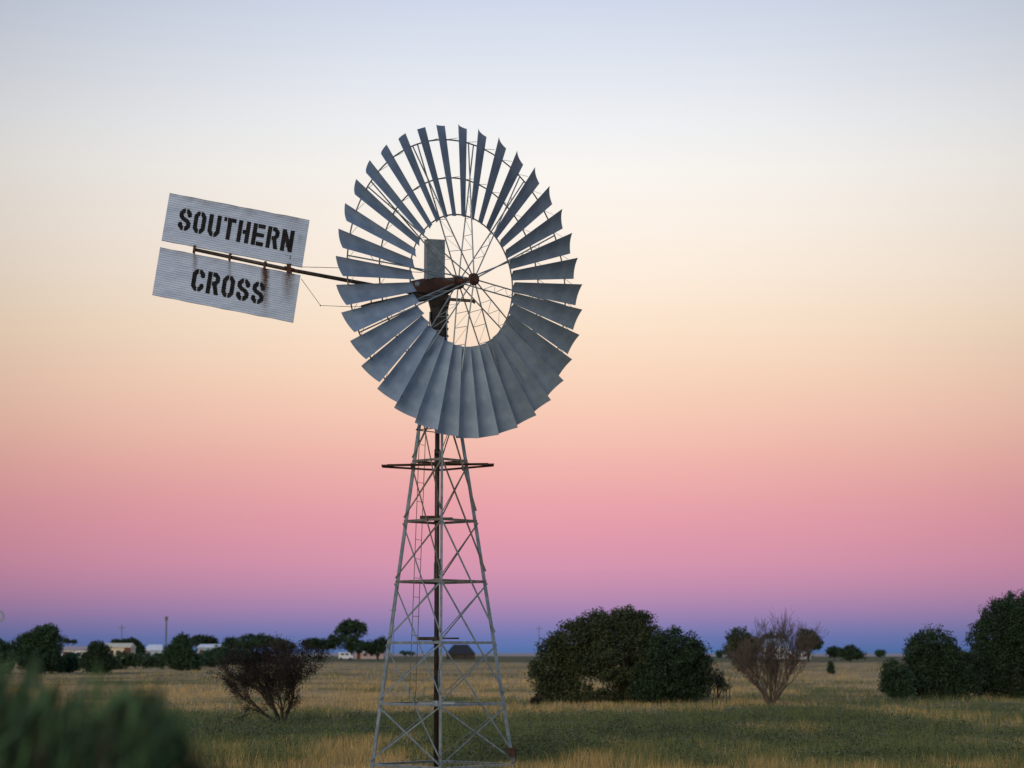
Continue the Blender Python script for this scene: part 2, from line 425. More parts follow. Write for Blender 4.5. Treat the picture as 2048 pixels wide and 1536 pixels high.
# tail boom and vane
YAW = R(7); TILT = math.atan(.1845)
pivot = at(860, 590, D)
bt = at(388, 499, D)
def tail_pt(px, py):
    """point on the vertical tail plane, which swings a little toward the camera at its free end"""
    p = at(px, py, D)
    for _ in range(6):
        Y = D - (pivot.x-p.x)*math.tan(YAW); p = at(px, py, Y)
    return p
boom = MB(); boom.tube([tail_pt(389, 499), tail_pt(577, 539), tail_pt(850, 590)], [.030, .032, .036], 12)
bo = B(boom, 'tail_boom', M_dark, smooth=True)
tn = Vector((-math.sin(YAW), -math.cos(YAW), 0)).normalized()                        # faces the camera
# two corrugated panels
def panel(tl, tr, br, bl, name, label):
    TL, TR, BR, BL = [tail_pt(*p) for p in (tl, tr, br, bl)]
    U = ((TR-TL)+(BR-BL))*.5; V = ((BL-TL)+(BR-TR))*.5; Lu, Lv = U.length, V.length
    U.normalize(); V.normalize(); c = (TL+TR+BR+BL)*.25
    P = lambda a, b, w=0: c + U*(a-Lu/2) + V*(b-Lv/2) + tn*w
    return P, Lu, Lv
PITCHC = .038; AMP = .0075
def corr(b): return AMP*math.cos(2*math.pi*b/PITCHC)
def vane(tl, tr, br, bl):
    P, Lu, Lv = panel(tl, tr, br, bl, '', '')
    m = MB(); nb = int(Lv/PITCHC*8); na = 12; vs = []; fs = []
    for lay in (0, 1):
        for i in range(nb+1):
            b = Lv*i/nb
            for j in range(na+1):
                a = Lu*j/na
                wob = .004*math.sin(a*3.1+b*2)+.0025*math.sin(a*9.7+1)
                vs.append(P(a, b+.004*math.sin(j*2.3)*(1 if i in (0, nb) else 0), .03+corr(b)+wob-lay*.002))
    Nn = (nb+1)*(na+1)
    for i in range(nb):
        for j in range(na):
            q = i*(na+1)+j; fs.append((q, q+na+1, q+na+2, q+1)); fs.append((q+Nn, q+Nn+1, q+Nn+na+2, q+Nn+na+1))
    loop = [q for q in range(na+1)]+[q*(na+1)+na for q in range(1, nb+1)]+[nb*(na+1)+q for q in range(na-1, -1, -1)]+[q*(na+1) for q in range(nb-1, 0, -1)]
    K_ = len(loop); m.add([vs[q] for q in loop]+[vs[q+Nn] for q in loop], [(q, (q+1) % K_, (q+1) % K_+K_, q+K_) for q in range(K_)])
    m.add(vs, fs)
    return m, P, Lu, Lv

# stencil lettering, strokes on a 10 x 18 grid (y down)
sw = 1.75
def arc(cx, cy, rx, ry, a0, a1, n=8): return [(cx+rx*math.cos(R(a0+(a1-a0)*i/n)), cy+ry*math.sin(R(a0+(a1-a0)*i/n))) for i in range(n+1)]
def box_round(l, t, r, b, k):
    return None
E = sw
GL = {
 'O': dict(s=[[(5, E), (3.6, E), (E, 4.2), (E, 13.8), (3.6, 18-E), (5, 18-E)], [(5, E), (6.4, E), (10-E, 4.2), (10-E, 13.8), (6.4, 18-E), (5, 18-E)]], g=[(4.6, -1, 5.4, 4), (4.6, 14, 5.4, 19)]),
 'C': dict(s=[[(5, E), (3.6, E), (E, 4.2), (E, 13.8), (3.6, 18-E), (5, 18-E)], [(5, E), (6.4, E), (10-E, 3.8), (10-E, 5.0)], [(10-E, 13.0), (10-E, 14.2), (6.4, 18-E), (5, 18-E)]], g=[(4.6, -1, 5.4, 4), (4.6, 14, 5.4, 19)]),
 'S': dict(s=[[(10-E, 5.0), (10-E, 3.8), (6.4, E), (5, E), (3.6, E), (E, 4.0), (E, 6.4), (3.4, 8.3), (6.6, 9.7), (10-E, 11.6), (10-E, 14.0), (6.4, 18-E), (5, 18-E), (3.6, 18-E), (E, 14.2), (E, 13.0)]], g=[(4.7, -1, 5.5, 4), (4.5, 14, 5.3, 19)]),
 'U': dict(s=[[(E, 0), (E, 13.8), (3.6, 18-E), (5, 18-E), (6.4, 18-E), (10-E, 13.8), (10-E, 0)]], g=[(4.6, 14, 5.4, 19), (-1, -2, 11, 0)]),
 'T': dict(s=[[(.4, E), (9.6, E)], [(5, E), (5, 18)]], g=[(2.3, -1, 2.9, 4), (-1, 18, 11, 20)]),
 'H': dict(s=[[(E, 0), (E, 18)], [(10-E, 0), (10-E, 18)], [(E, 9), (10-E, 9)]], g=[(3.55, 5, 4.2, 13), (-1, -2, 11, 0), (-1, 18, 11, 20)]),
 'E': dict(s=[[(E, 0), (E, 18)], [(E, E), (9.4, E)], [(E, 9), (8.2, 9)], [(E, 18-E), (9.4, 18-E)]], g=[(3.55, -1, 4.0, 4), (3.55, 14, 4.0, 20), (-1, -2, 11, 0), (-1, 18, 11, 20)]),
 'R': dict(s=[[(E, 0), (E, 18)], [(E, E), (6.2, E), (10-E, 4), (10-E, 6.6), (6.4, 9.2), (E, 9.2)], [(6.2, 9.6), (8.4, 18)]], g=[(3.55, -1, 4.0, 4), (3.55, 7, 4.0, 11.2), (-1, -2, 11, 0), (-1, 18, 11, 20)]),
 'N': dict(s=[[(E, 0), (E, 18)], [(10-E, 0), (10-E, 18)], [(E, 1.2), (10-E, 16.8)]], g=[(-1, -2, 11, 0), (-1, 18, 11, 20), (3.55, 12, 3.9, 18)]),
}
def seg_d(x, y, a, b):
    ax, ay = a; bx, by = b; dx, dy = bx-ax, by-ay; l = dx*dx+dy*dy
    t = 0 if l == 0 else np.clip(((x-ax)*dx+(y-ay)*dy)/l, 0, 1)
    return np.hypot(x-ax-t*dx, y-ay-t*dy)
def letters(word, P, a0, pitch, wid, b0, hei, slope=0., drip=False):
    m = MB(); nx, ny = 60, 96; rs = np.random.RandomState(len(word))
    for ci, ch in enumerate(word):
        g = GL[ch]; X, Y = np.meshgrid((np.arange(nx)+.5)*10/nx, (np.arange(ny)+.5)*18.0/ny)
        d = np.full(X.shape, 99.)
        for st in g['s']:
            for a, b in zip(st[:-1], st[1:]): d = np.minimum(d, seg_d(X, Y, a, b))
        rough = .10*np.sin(X*5.1+ci)*np.sin(Y*4.3+ci*2)+.05*rs.randn(*X.shape)
        ink = d+rough < sw*.98
        for x0, y0, x1, y1 in g['g']: ink &= ~((X > x0) & (X < x1) & (Y > y0) & (Y < y1))
        sy = hei/ny; sx = wid/nx
        for iy in range(ny):
            row = ink[iy]; ix = 0
            while ix < nx:
                if row[ix]:
                    j = ix
                    while j < nx and row[j]: j += 1
                    A0 = a0+ci*pitch+ix*sx; A1 = a0+ci*pitch+j*sx; sh = slope*ci
                    B0 = b0+iy*sy+sh; B1 = B0+sy
                    def q(a, b): 
                        wob = .004*math.sin(a*3.1+b*2)+.0025*math.sin(a*9.7+1); return P(a, b, .0325+corr(b)+wob)
                    m.add([q(A0, B0), q(A0, B1), q(A1, B1), q(A1, B0)], [(0, 1, 2, 3)]); ix = j
                else: ix += 1
    return m
# vane sheet material: bluish galvanised, rust streaks below the brackets
def vane_mat(name, drips, P, Lv):
    m = material(name, (.46,.56,.72), .55, .15, col2=(.58,.68,.84), scale=3, stretch=(1, 1, 3))
    t = m.node_tree; b = t.nodes['Principled BSDF']; src = b.inputs['Base Color'].links[0].from_socket
    co = t.nodes.new('ShaderNodeTexCoord'); sp = t.nodes.new('ShaderNodeSeparateXYZ'); t.links.new(co.outputs['Object'], sp.inputs[0])
    no = t.nodes.new('ShaderNodeTexNoise'); no.inputs['Scale'].default_value = 22; no.inputs['Detail'].default_value = 5; t.links.new(co.outputs['Object'], no.inputs['Vector'])
    def M_(op, a, b_=None, cl=False):
        q = t.nodes.new('ShaderNodeMath'); q.operation = op; q.use_clamp = cl
        for i, v in enumerate((a, b_)):
            if v is None: continue
            if isinstance(v, (int, float)): q.inputs[i].default_value = v
            else: t.links.new(v, q.inputs[i])
        return q.outputs[0]
    tot = None
    for (px, py, wd, ln, k) in drips:
        p = tail_pt(px, py)-O
        dx = M_('DIVIDE', M_('ABSOLUTE', M_('SUBTRACT', sp.outputs[0], M_('ADD', p.x, M_('MULTIPLY', M_('SUBTRACT', no.outputs[0], .5), .05)))), wd)
        fx = M_('SUBTRACT', 1.0, dx, True)
        dz_ = M_('DIVIDE', M_('SUBTRACT', p.z, sp.outputs[2]), ln)
        fz = M_('MULTIPLY', M_('SUBTRACT', 1.0, dz_, True), M_('GREATER_THAN', dz_, 0.0))
        f = M_('MULTIPLY', M_('MULTIPLY', fx, fz), k)
        tot = f if tot is None else M_('MAXIMUM', tot, f)
    fac = M_('MULTIPLY', tot, M_('ADD', M_('MULTIPLY', no.outputs[0], 1.6), .1), True)
    mxn = t.nodes.new('ShaderNodeMix'); mxn.data_type = 'RGBA'; t.links.new(fac, mxn.inputs[0]); t.links.new(src, mxn.inputs[6]); mxn.inputs[7].default_value = (.10, .055, .035, 1)
    t.links.new(mxn.outputs[2], b.inputs['Base Color'])
    return m
M_ink = material('black_stencil_paint', (.008,.009,.013), .75, 0, col2=(.035,.034,.036), scale=14, spec=.2)
m, P, Lu, Lv = vane((340, 387), (620.5, 440.5), (604.6, 536), (324.5, 482))
v1 = B(m, 'vane_panel', vane_mat('upper_vane_sheet', [(352+30*q, 386+5.8*q, .22, .10+.05*(q % 3), .5) for q in range(9)]+[(600, 470, .05, .25, .3)], P, Lv), smooth=True)
tag(v1, 'upper corrugated panel lettered SOUTHERN')
m = letters('SOUTHERN', P, Lu*.093, Lu*.1045, Lu*.087, Lv*.255, Lv*.455, .0035)
for (a_, b_, w_d, l_) in ((.885, .80, .012, .05), (.903, .80, .02, .075), (.872, .79, .008, .03), (.80, .45, .03, .03), (.86, .60, .035, .05), (.848, .68, .03, .04)):
    A_ = Lu*a_; B_ = Lv*b_; q_ = [P(A_+da, B_+db, .0345+corr(B_+db)) for da, db in ((0, 0), (.2*w_d, l_*.9), (.6*w_d, l_), (w_d, l_*.3), (w_d*.8, 0))]; m.add(q_, [(0, 1, 2, 3, 4)])
B(m, 'lettering', M_ink, v1)
m, P, Lu, Lv = vane((321, 495), (602.5, 551), (587, 646), (306, 591))
v2 = B(m, 'vane_panel', vane_mat('lower_vane_sheet', [(330+34*q, 493+6.6*q, .22, .12+.05*(q % 2), .5) for q in range(8)]+[(391, 506, .055, .55, .9), (460, 520, .045, .5, .7), (531, 536, .09, .85, 1.6), (577, 548, .13, .55, 1.0)], P, Lv), smooth=True)
tag(v2, 'lower corrugated panel lettered CROSS')
m = letters('CROSS', P, Lu*.253, Lu*.1065, Lu*.089, Lv*.29, Lv*.455, .003); B(m, 'lettering', M_ink, v2)
for (px, y0, y1) in ((390, 492, 507), (461, 508, 522), (531, 524, 538)):
    m = MB(); p0, p1 = tail_pt(px+1, y0), tail_pt(px-1, y1)
    m.bar(p0+tn*.045, p1+tn*.045, .04, .02, up=tn); m.tube([p0+tn*.03, p0-tn*.03], .012, 6); m.tube([p1+tn*.05, p1-tn*.0], .012, 6)
    B(m, 'bracket', M_rust, bo)
m = MB(); p = tail_pt(579, 539)
m.bar(p+up*.09+tn*.05, p-up*.07+tn*.05, .07, .03, up=tn); m.tube([p+Vector((-.07, 0, .03))+tn*.07, p+Vector((.09, 0, -.01))+tn*.07], .02, 8); m.tube([p+Vector((.02, 0, .08))+tn*.08, p+Vector((.05, 0, -.08))+tn*.08], .014, 6)
m.box(p+Vector((.11, 0, -.03))+tn*.03, (.09, .05, .03)); B(m, 'boom_clamp', M_rust, bo)
m = MB(); m.tube([tail_pt(604, 534.5)+tn*.03, tail_pt(690, 536), tail_pt(845, 545)], .0055, 5); B(m, 'stay_wire', M_wire)
m = MB(); m.tube([tail_pt(603, 558)+tn*.03, tail_pt(641, 611), tail_pt(700, 613.5), tail_pt(722, 613)], .005, 5)
m.lathe([(.004, -.012), (.016, 0), (.004, .012)], 8, Matrix.Translation(tail_pt(641, 611))); B(m, 'furling_wire', M_wire)

# ------------------------------------------------------------------ vegetation builders
def quads_mesh(name, P, T1, T2, mat, parent=None):
    """P centres, T1/T2 half axes, all (n,3): builds leaf-sized diamonds in one mesh"""
    n_ = len(P); V = np.empty((n_, 4, 3), np.float32)
    V[:, 0] = P-T1; V[:, 1] = P-T2*.9+T1*.15; V[:, 2] = P+T1; V[:, 3] = P+T2*.9+T1*.15
    me = bpy.data.meshes.new(name); me.vertices.add(n_*4); me.vertices.foreach_set('co', V.ravel())
    me.loops.add(n_*4); me.loops.foreach_set('vertex_index', np.arange(n_*4, dtype=np.int32))
    me.polygons.add(n_); me.polygons.foreach_set('loop_start', np.arange(0, n_*4, 4, dtype=np.int32)); 
    me.materials.append(mat); me.update(calc_edges=True); me.validate()
    o = bpy.data.objects.new(name, me); C.objects.link(o)
    if parent: o.parent = parent
    return o
def unit(rs, n_):
    v = rs.randn(n_, 3); return v/np.linalg.norm(v, axis=1, keepdims=True)
def crown_points(lobes, n_clump, per, clump_r, rs, zmin=0.03, hollow=.55):
    """clumps of leaves spread through and over a set of ellipsoids"""
    lob = np.array(lobes, float); wts = lob[:, 3]*lob[:, 5]; wts = wts/wts.sum()
    idx = rs.choice(len(lob), n_clump, p=wts); d = unit(rs, n_clump)
    rad = hollow+(1.04-hollow)*rs.rand(n_clump)**.6
    rad = np.where(rs.rand(n_clump) < .12, rad*1.13, rad)*(1+.10*np.sin(d[:, 0]*7+idx*1.7)*np.sin(d[:, 2]*8+idx))
    c = lob[idx, :3] + d*lob[idx, 3:6]*rad[:, None]
    keep = c[:, 2] > zmin; c = c[keep]
    cr = clump_r*(.5+rs.rand(len(c)))
    p = np.repeat(c, per, 0) + unit(rs, len(c)*per)*(np.repeat(cr, per)*rs.rand(len(c)*per)**.45)[:, None]*np.array([1, 1, .8])
    return p[p[:, 2] > .01], c
def leaves(name, pts, size, mat, rs, parent, aspect=.45, upb=.3):
    n_ = len(pts); a = unit(rs, n_); a[:, 2] += upb; a /= np.linalg.norm(a, axis=1, keepdims=True)
    b = np.cross(a, unit(rs, n_)); b /= np.linalg.norm(b, axis=1, keepdims=True)+1e-9
    s = size*(.6+.8*rs.rand(n_))[:, None]
    return quads_mesh(name, pts, a*s, b*s*aspect, mat, parent)
def branches(mb, p, d, length, rad, depth, rr, spread=.5, kids=3, upl=.15, minr=.004, tips=None, n=5):
    pts = [p]; rads = [rad]; q = Vector(p); dd = Vector(d).normalized(); k = 4
    for i in range(k):
        dd = (dd + Vector((rr.gauss(0, .12), rr.gauss(0, .12), rr.gauss(0, .08)+upl*.25))).normalized()
        q = q + dd*(length/k); pts.append(Vector(q)); rads.append(max(minr, rad*(1-.55*(i+1)/k)))
    mb.tube(pts, rads, n if depth > 1 else 4, caps=False)
    if tips is not None and depth <= 1: tips += pts[2:]
    if depth > 0:
        for c in range(kids):
            i = rr.randint(1, k) if c else k
            nd = (dd + Vector((rr.gauss(0, spread), rr.gauss(0, spread), rr.gauss(0, spread*.6)+upl))).normalized()
            branches(mb, pts[i], nd, length*rr.uniform(.55, .85), rads[i]*.75, depth-1, rr, spread, kids, upl, minr, tips, n)

M_bark = material('dark_bark', (.03,.024,.018), .9, col2=(.07,.055,.04), scale=9, bump=.5)
M_bark_red = material('reddish_twig_bark', (.06,.044,.036), .9, col2=(.14,.105,.085), scale=5)
def leafmat(name, c, isl=.55): return material(name, c, .65, 0, var=.35, scale=1.3, spec=.25, island=isl)
M_l_olive = leafmat('olive_leaves', (.044,.058,.024)); M_l_dark = leafmat('dark_green_leaves', (.024,.046,.022))
M_l_mid = leafmat('mid_green_leaves', (.032,.064,.030)); M_l_blue = leafmat('cool_green_leaves', (.030,.072,.038))
M_l_brown = leafmat('dark_brown_leaves', (.020,.014,.010)); M_l_fore = leafmat('foreground_leaves', (.050,.10,.042)); M_l_for2 = leafmat('foreground_stalks', (.060,.050,.028))

def bush(name, label, cat, px_lobes, base, depthY, mat, seed, clumps=500, per=40, leaf=.05, cr=.28, group=None, trunk=True, trunk_mat=None, hollow=.5, dscale=1.):
    """lobes are (px, py, half width, half height) on the photo, turned into ellipsoids standing at depthY"""
    rs = np.random.RandomState(seed); rr = random.Random(seed)
    s = depthY/F; g = at(base[0], base[1], depthY); g.z = 0
    root_ = empty(name, g, label, cat, group)
    lob = []
    for i, (x, y, a, b) in enumerate(px_lobes):
        c = at(x, y, depthY)-g
        lob.append((c.x, rs.uniform(-.25, .25)*a*s, max(c.z, b*s*.2), a*s, a*s*.85*dscale, b*s))
    pts, cc = crown_points(lob, clumps, per, cr, rs, hollow=hollow)
    leaves('crown', pts, leaf, mat, rs, root_)
    if trunk:
        m_ = MB(); big = sorted(lob, key=lambda l: -l[2])[:5]
        zt_ = min(l[2] for l in big)*.45
        r0 = max(.05, .035*max(l[2]+l[5] for l in lob))
        for l in big:
            st = Vector((rr.uniform(-.08, .08), rr.uniform(-.08, .08), -.1)); en = Vector(l[:3]); md = st.lerp(en, .45)+Vector((0, 0, .12*l[2]))
            md.x *= .7
            m_.tube([st, md, en], [r0, r0*.65, r0*.25], 7)
            for q in range(7):
                dd = unit(rs, 1)[0]; e2 = en+Vector((dd[0]*l[3]*.9, dd[1]*l[4]*.9, abs(dd[2])*l[5]*.95)); m_.tube([md.lerp(en, rr.uniform(.4, 1)), en.lerp(e2, .55)+Vector((0, 0, .05)), e2], [r0*.3, r0*.18, .006], 4)
        m_.build('trunk', trunk_mat or M_bark, root_)
    return root_

# --- shrubs and trees in the middle distance
bush('bushy_tree', 'broad olive green bushy tree just right of the windmill, ragged top', 'tree',
     [(1240,1270,62,50),(1195,1262,50,38),(1150,1285,50,38),(1120,1300,40,30),(1098,1338,38,30),(1112,1366,40,22),(1245,1320,80,50),(1180,1320,52,34),(1270,1370,55,38),(1098,1380,22,22),(1140,1398,40,10),(1205,1396,40,13),(1252,1238,30,20),(1282,1252,30,26),(1296,1296,34,40),(1165,1325,44,28),(1158,1374,22,13)],
     (1262,1404), 84, M_l_olive, 11, 2100, 46, .052, .27)
bush('round_bush', 'rounded dark green bush touching the right side of the olive bushy tree', 'bush',
     [(1345,1305,52,44),(1385,1330,34,50),(1330,1350,60,52),(1385,1370,36,36),(1310,1378,50,28),(1395,1350,24,36)],
     (1350,1405), 83, M_l_dark, 12, 1150, 46, .052, .25)
bush('low_shrub', 'thin low shrub on bare stems just right of the round bush', 'shrub',
     [(1432,1356,15,16),(1447,1370,10,10)], (1438,1406), 84, M_l_dark, 13, 50, 26, .045, .18)
bush('low_shrub', 'little dry scrub tuft at the left foot of the olive bushy tree', 'shrub', [(1072,1400,12,8)], (1072,1408), 80, M_l_brown, 14, 22, 26, .04, .12)
bush('round_bush', 'dark rounded bush, the middle one of the cluster at the right edge', 'bush',
     [(1868,1300,48,42),(1840,1330,36,40),(1895,1340,48,44),(1865,1365,56,32),(1920,1350,40,50)], (1865,1396), 90, M_l_dark, 15, 1000, 46, .055, .26)
bush('round_bush', 'small low dark bush at the left end of the cluster at the right edge', 'bush',
     [(1786,1345,22,24),(1790,1372,26,20),(1808,1368,22,24)], (1790,1394), 88, M_l_mid, 16, 260, 44, .05, .22)
bush('bushy_tree', 'tallest dark bushy tree, cut off by the right edge of the view', 'tree',
     [(2010,1240,48,44),(1985,1285,48,50),(2040,1260,50,66),(1975,1340,40,52),(2030,1350,60,50),(2080,1300,60,80),(2065,1225,40,40)], (2020,1400), 92, M_l_dark, 17, 1900, 46, .055, .28)
bush('green_tree', 'small grey green tree standing behind the bare reddish shrub', 'tree',
     [(1478,1280,24,24),(1500,1293,20,22),(1470,1300,20,16),(1488,1318,24,20)], (1486,1345), 205, M_l_olive, 18, 420, 32, .10, .36)
bush('small_bush', 'small cone shaped bush alone in the golden field on the right', 'bush',
     [(1661,1341,8,7),(1661,1335,6,7),(1661,1328,3,6)], (1661,1345), 200, M_l_dark, 19, 60, 26, .09, .2, trunk=False)
# --- far trees on the horizon, right
G = 'far trees along the horizon'
bush('round_tree', 'far two-lobed tree right of the white house', 'tree', [(1613,1272,17,15),(1630,1285,15,14),(1608,1290,12,12)], (1617,1316), 500, M_l_dark, 20, 200, 22, .28, .7, G, dscale=.8)
bush('round_tree', 'far domed tree rising behind the white house roof', 'tree', [(1547,1278,24,13),(1530,1284,10,10),(1560,1284,12,10)], (1547,1314), 760, M_l_dark, 21, 150, 22, .4, 1.0, G)
bush('round_bush', 'left, smaller one of two far round bushes right of the white house', 'bush', [(1668,1304,15,9)], (1668,1316), 520, M_l_dark, 22, 110, 20, .25, .6, G)
bush('round_bush', 'right, larger one of two far round bushes right of the white house', 'bush', [(1700,1305,22,12),(1712,1310,18,8)], (1700,1319), 440, M_l_dark, 23, 180, 22, .22, .6, G)
bush('round_bush', 'tiny far bush on the horizon left of the cluster at the right edge', 'bush', [(1761,1306,10,6)], (1761,1313), 900, M_l_blue, 24, 60, 18, .35, .8, G)
bush('round_bush', 'tiny far bush on the horizon between the round bush and the bare shrub', 'bush', [(1440,1308,9,5)], (1440,1314), 800, M_l_blue, 25, 40, 18, .35, .7, G)
# --- left side
bush('bushy_tree', 'big dark tree with a stepped top at the far left', 'tree',
     [(88,1275,26,22),(100,1288,24,34),(62,1285,22,20),(40,1298,24,20),(75,1318,44,24),(105,1325,20,20)], (78,1346), 205, M_l_mid, 31, 900, 34, .11, .42)
bush('bushy_tree', 'dark tree cut off by the left edge of the view', 'tree',
     [(-10,1308,26,26),(8,1325,20,20),(-30,1300,34,30)], (-10,1348), 195, M_l_mid, 32, 450, 34, .11, .42)
bush('round_bush', 'dark round bush in front of the cream shed', 'bush',
     [(196,1302,20,17),(185,1322,24,20),(205,1326,24,18)], (195,1347), 200, M_l_dark, 33, 420, 34, .11, .40)
bush('leafy_hedge', 'low green hedge between the stepped dark tree and the round bush', 'hedge',
     [(142,1325,22,17),(125,1330,20,14)], (140,1345), 212, M_l_blue, 34, 260, 32, .11, .36, trunk=False)
bush('leafy_hedge', 'low hedge running right from the round bush below the cream shed', 'hedge',
     [(250,1320,28,13),(285,1321,26,12),(225,1328,20,12),(315,1322,20,12)], (265,1338), 250, M_l_mid, 35, 380, 30, .12, .4, trunk=False)
bush('bushy_tree', 'dark pointed bushy tree left of the white flat shed', 'tree',
     [(362,1288,16,20),(360,1305,28,24),(372,1322,30,18),(345,1315,18,18)], (364,1341), 235, M_l_mid, 36, 560, 34, .12, .42)
bush('leafy_hedge', 'bright green hedge behind the dark fan-shaped shrub', 'hedge',
     [(415,1318,26,14),(445,1312,30,17),(480,1312,26,14),(505,1316,24,12)], (455,1337), 262, M_l_blue, 37, 520, 32, .12, .42, trunk=False)
bush('round_tree', 'far low tree behind the white flat shed', 'tree', [(397,1281,18,10),(420,1283,14,9)], (400,1320), 560, M_l_dark, 38, 170, 22, .28, .8, G)
bush('round_tree', 'far tree just right of the white flat shed', 'tree', [(462,1287,16,10),(450,1296,14,8)], (460,1320), 560, M_l_dark, 39, 150, 22, .28, .8, G)
bush('round_tree', 'far broad tree behind the left half of the dark fan-shaped shrub', 'tree', [(500,1282,22,12),(525,1284,22,12),(488,1292,18,10)], (508,1320), 540, M_l_mid, 40, 260, 22, .28, .8, G)
bush('round_tree', 'far grey green tree behind the top right of the dark fan-shaped shrub', 'tree', [(556,1288,16,9),(575,1293,16,9)], (562,1320), 560, M_l_olive, 41, 150, 22, .28, .8, G)
bush('round_tree', 'far dark tree at the left foot of the tall umbrella-topped tree', 'tree', [(625,1288,18,10),(648,1290,18,10),(664,1285,14,12)], (640,1320), 560, M_l_dark, 42, 240, 22, .28, .8, G)
bush('umbrella_tree', 'tallest far tree with an open umbrella-shaped top, left of the windmill tower', 'tree',
     [(704,1254,26,11),(685,1264,14,14),(722,1263,12,12),(695,1284,22,14),(715,1292,22,12),(700,1250,18,9)], (700,1319), 600, M_l_mid, 43, 420, 24, .28, .75, G, hollow=.7)
bush('round_tree', 'far dark tree just left of the windmill tower', 'tree', [(760,1287,15,12),(738,1293,16,10),(752,1298,20,9)], (756,1320), 580, M_l_dark, 44, 230, 22, .28, .8, G)
bush('round_tree', 'far tree arching behind the red end of the cream shed', 'tree', [(262,1290,20,12),(278,1300,12,12),(240,1284,16,5)], (262,1322), 520, M_l_dark, 45, 220, 22, .26, .7, G)
bush('round_bush', 'tiny far bush above the pink roof at the left', 'bush', [(133,1282,6,4),(148,1283,6,4)], (140,1318), 700, M_l_dark, 46, 50, 18, .3, .6, G)
bush('round_bush', 'tiny far bush right beside the left tower leg on the horizon', 'bush', [(808,1306,8,4),(822,1307,6,3)], (812,1313), 900, M_l_blue, 47, 40, 18, .35, .6, G)
# shrubs of forked stems
def twig_shrub(name, label, g, height, seed, mat_b, mains, depth, leafm, leafn, leaf=.03, rad=.05, spread=.42, upl=.12, cr=.12, kids=3, first=.46, extra=None, tr=.005):
    rr = random.Random(seed); rs = np.random.RandomState(seed)
    r_ = empty(name, g, label, 'shrub'); m_ = MB(); tips = []
    for (dx, dyy, ln) in mains:
        d = Vector((dx, dyy, 1)).normalized()
        branches(m_, Vector((dx*.06, dyy*.06, -.05)), d, height*first*ln, rad, depth, rr, spread, kids, upl, tr, tips)
    m_.build('branches', mat_b, r_)
    t = np.array([list(p) for p in tips]); idx = rs.randint(0, len(t), leafn)
    p = t[idx]+rs.randn(leafn, 3)*cr
    if extra is not None:
        q, _ = crown_points(extra, 520, 30, .16, rs, hollow=.2); p = np.concatenate([p, q])
    p = p[p[:, 2] > .06*height]
    leaves('foliage', p, leaf, leafm, rs, r_, .5)
    return r_
g = at(562, 1445, 58.5); g.z = 0
s_ = 58.5/F
def lb(x, y, a, b): return ((x-562)*s_, 0, (1445-y)*s_, a*s_, a*s_*.8, b*s_)
twig_shrub('fan_shrub', 'dark fan-shaped shrub with forked bare stems and dense purplish brown top', g, 2.0, 5, M_bark,
    [(-.82, .1, 1.0), (-.5, -.3, 1), (-.12, .2, .9), (.28, -.2, .9), (.78, -.1, 1.0)], 4, M_l_brown, 15000, .022, .046, .30, .03, .07, 4, .46,
    extra=[lb(492,1318,40,26), lb(520,1300,34,14), lb(590,1298,36,14), lb(550,1322,54,32), lb(612,1320,40,26), lb(640,1308,18,16), lb(468,1308,18,16), lb(555,1350,56,24), lb(510,1348,30,16), lb(602,1345,30,18), lb(552,1376,34,14), lb(580,1370,24,14)])
g = at(1543, 1410, 79); g.z = 0
mains = []; rr = random.Random(21)
for q in range(11): a = (q+.5)/11*2-1; mains.append((a*.72+rr.uniform(-.12, .12), rr.uniform(-.4, .4), rr.uniform(.78, 1.18)*(1-.15*abs(a))))
twig_shrub('bare_shrub', 'nearly leafless reddish brown shrub of fine upright twigs right of the round bush', g, 3.2, 9, M_bark_red,
    mains, 4, leafmat('dry_red_leaves', (.075,.066,.052)), 1600, .020, .042, .40, .20, .16, 4, .385, tr=.0045)
rr = random.Random(3)
for (px, lab) in ((1425, 'left of two bare saplings between the round bush and the bare shrub'), (1453, 'right of two bare saplings between the round bush and the bare shrub')):
    g = at(px, 1406, 82); g.z = 0; r_ = empty('bare_sapling', g, lab, 'sapling', 'bare saplings beside the round bush'); m_ = MB()
    for q in range(3): branches(m_, Vector((q*.12-.12, 0, -.03)), Vector((rr.uniform(-.1, .1), 0, 1)), .75, .022, 2, rr, .3, 2, .3, .006, None, 4)
    m_.build('stem', M_bark, r_)

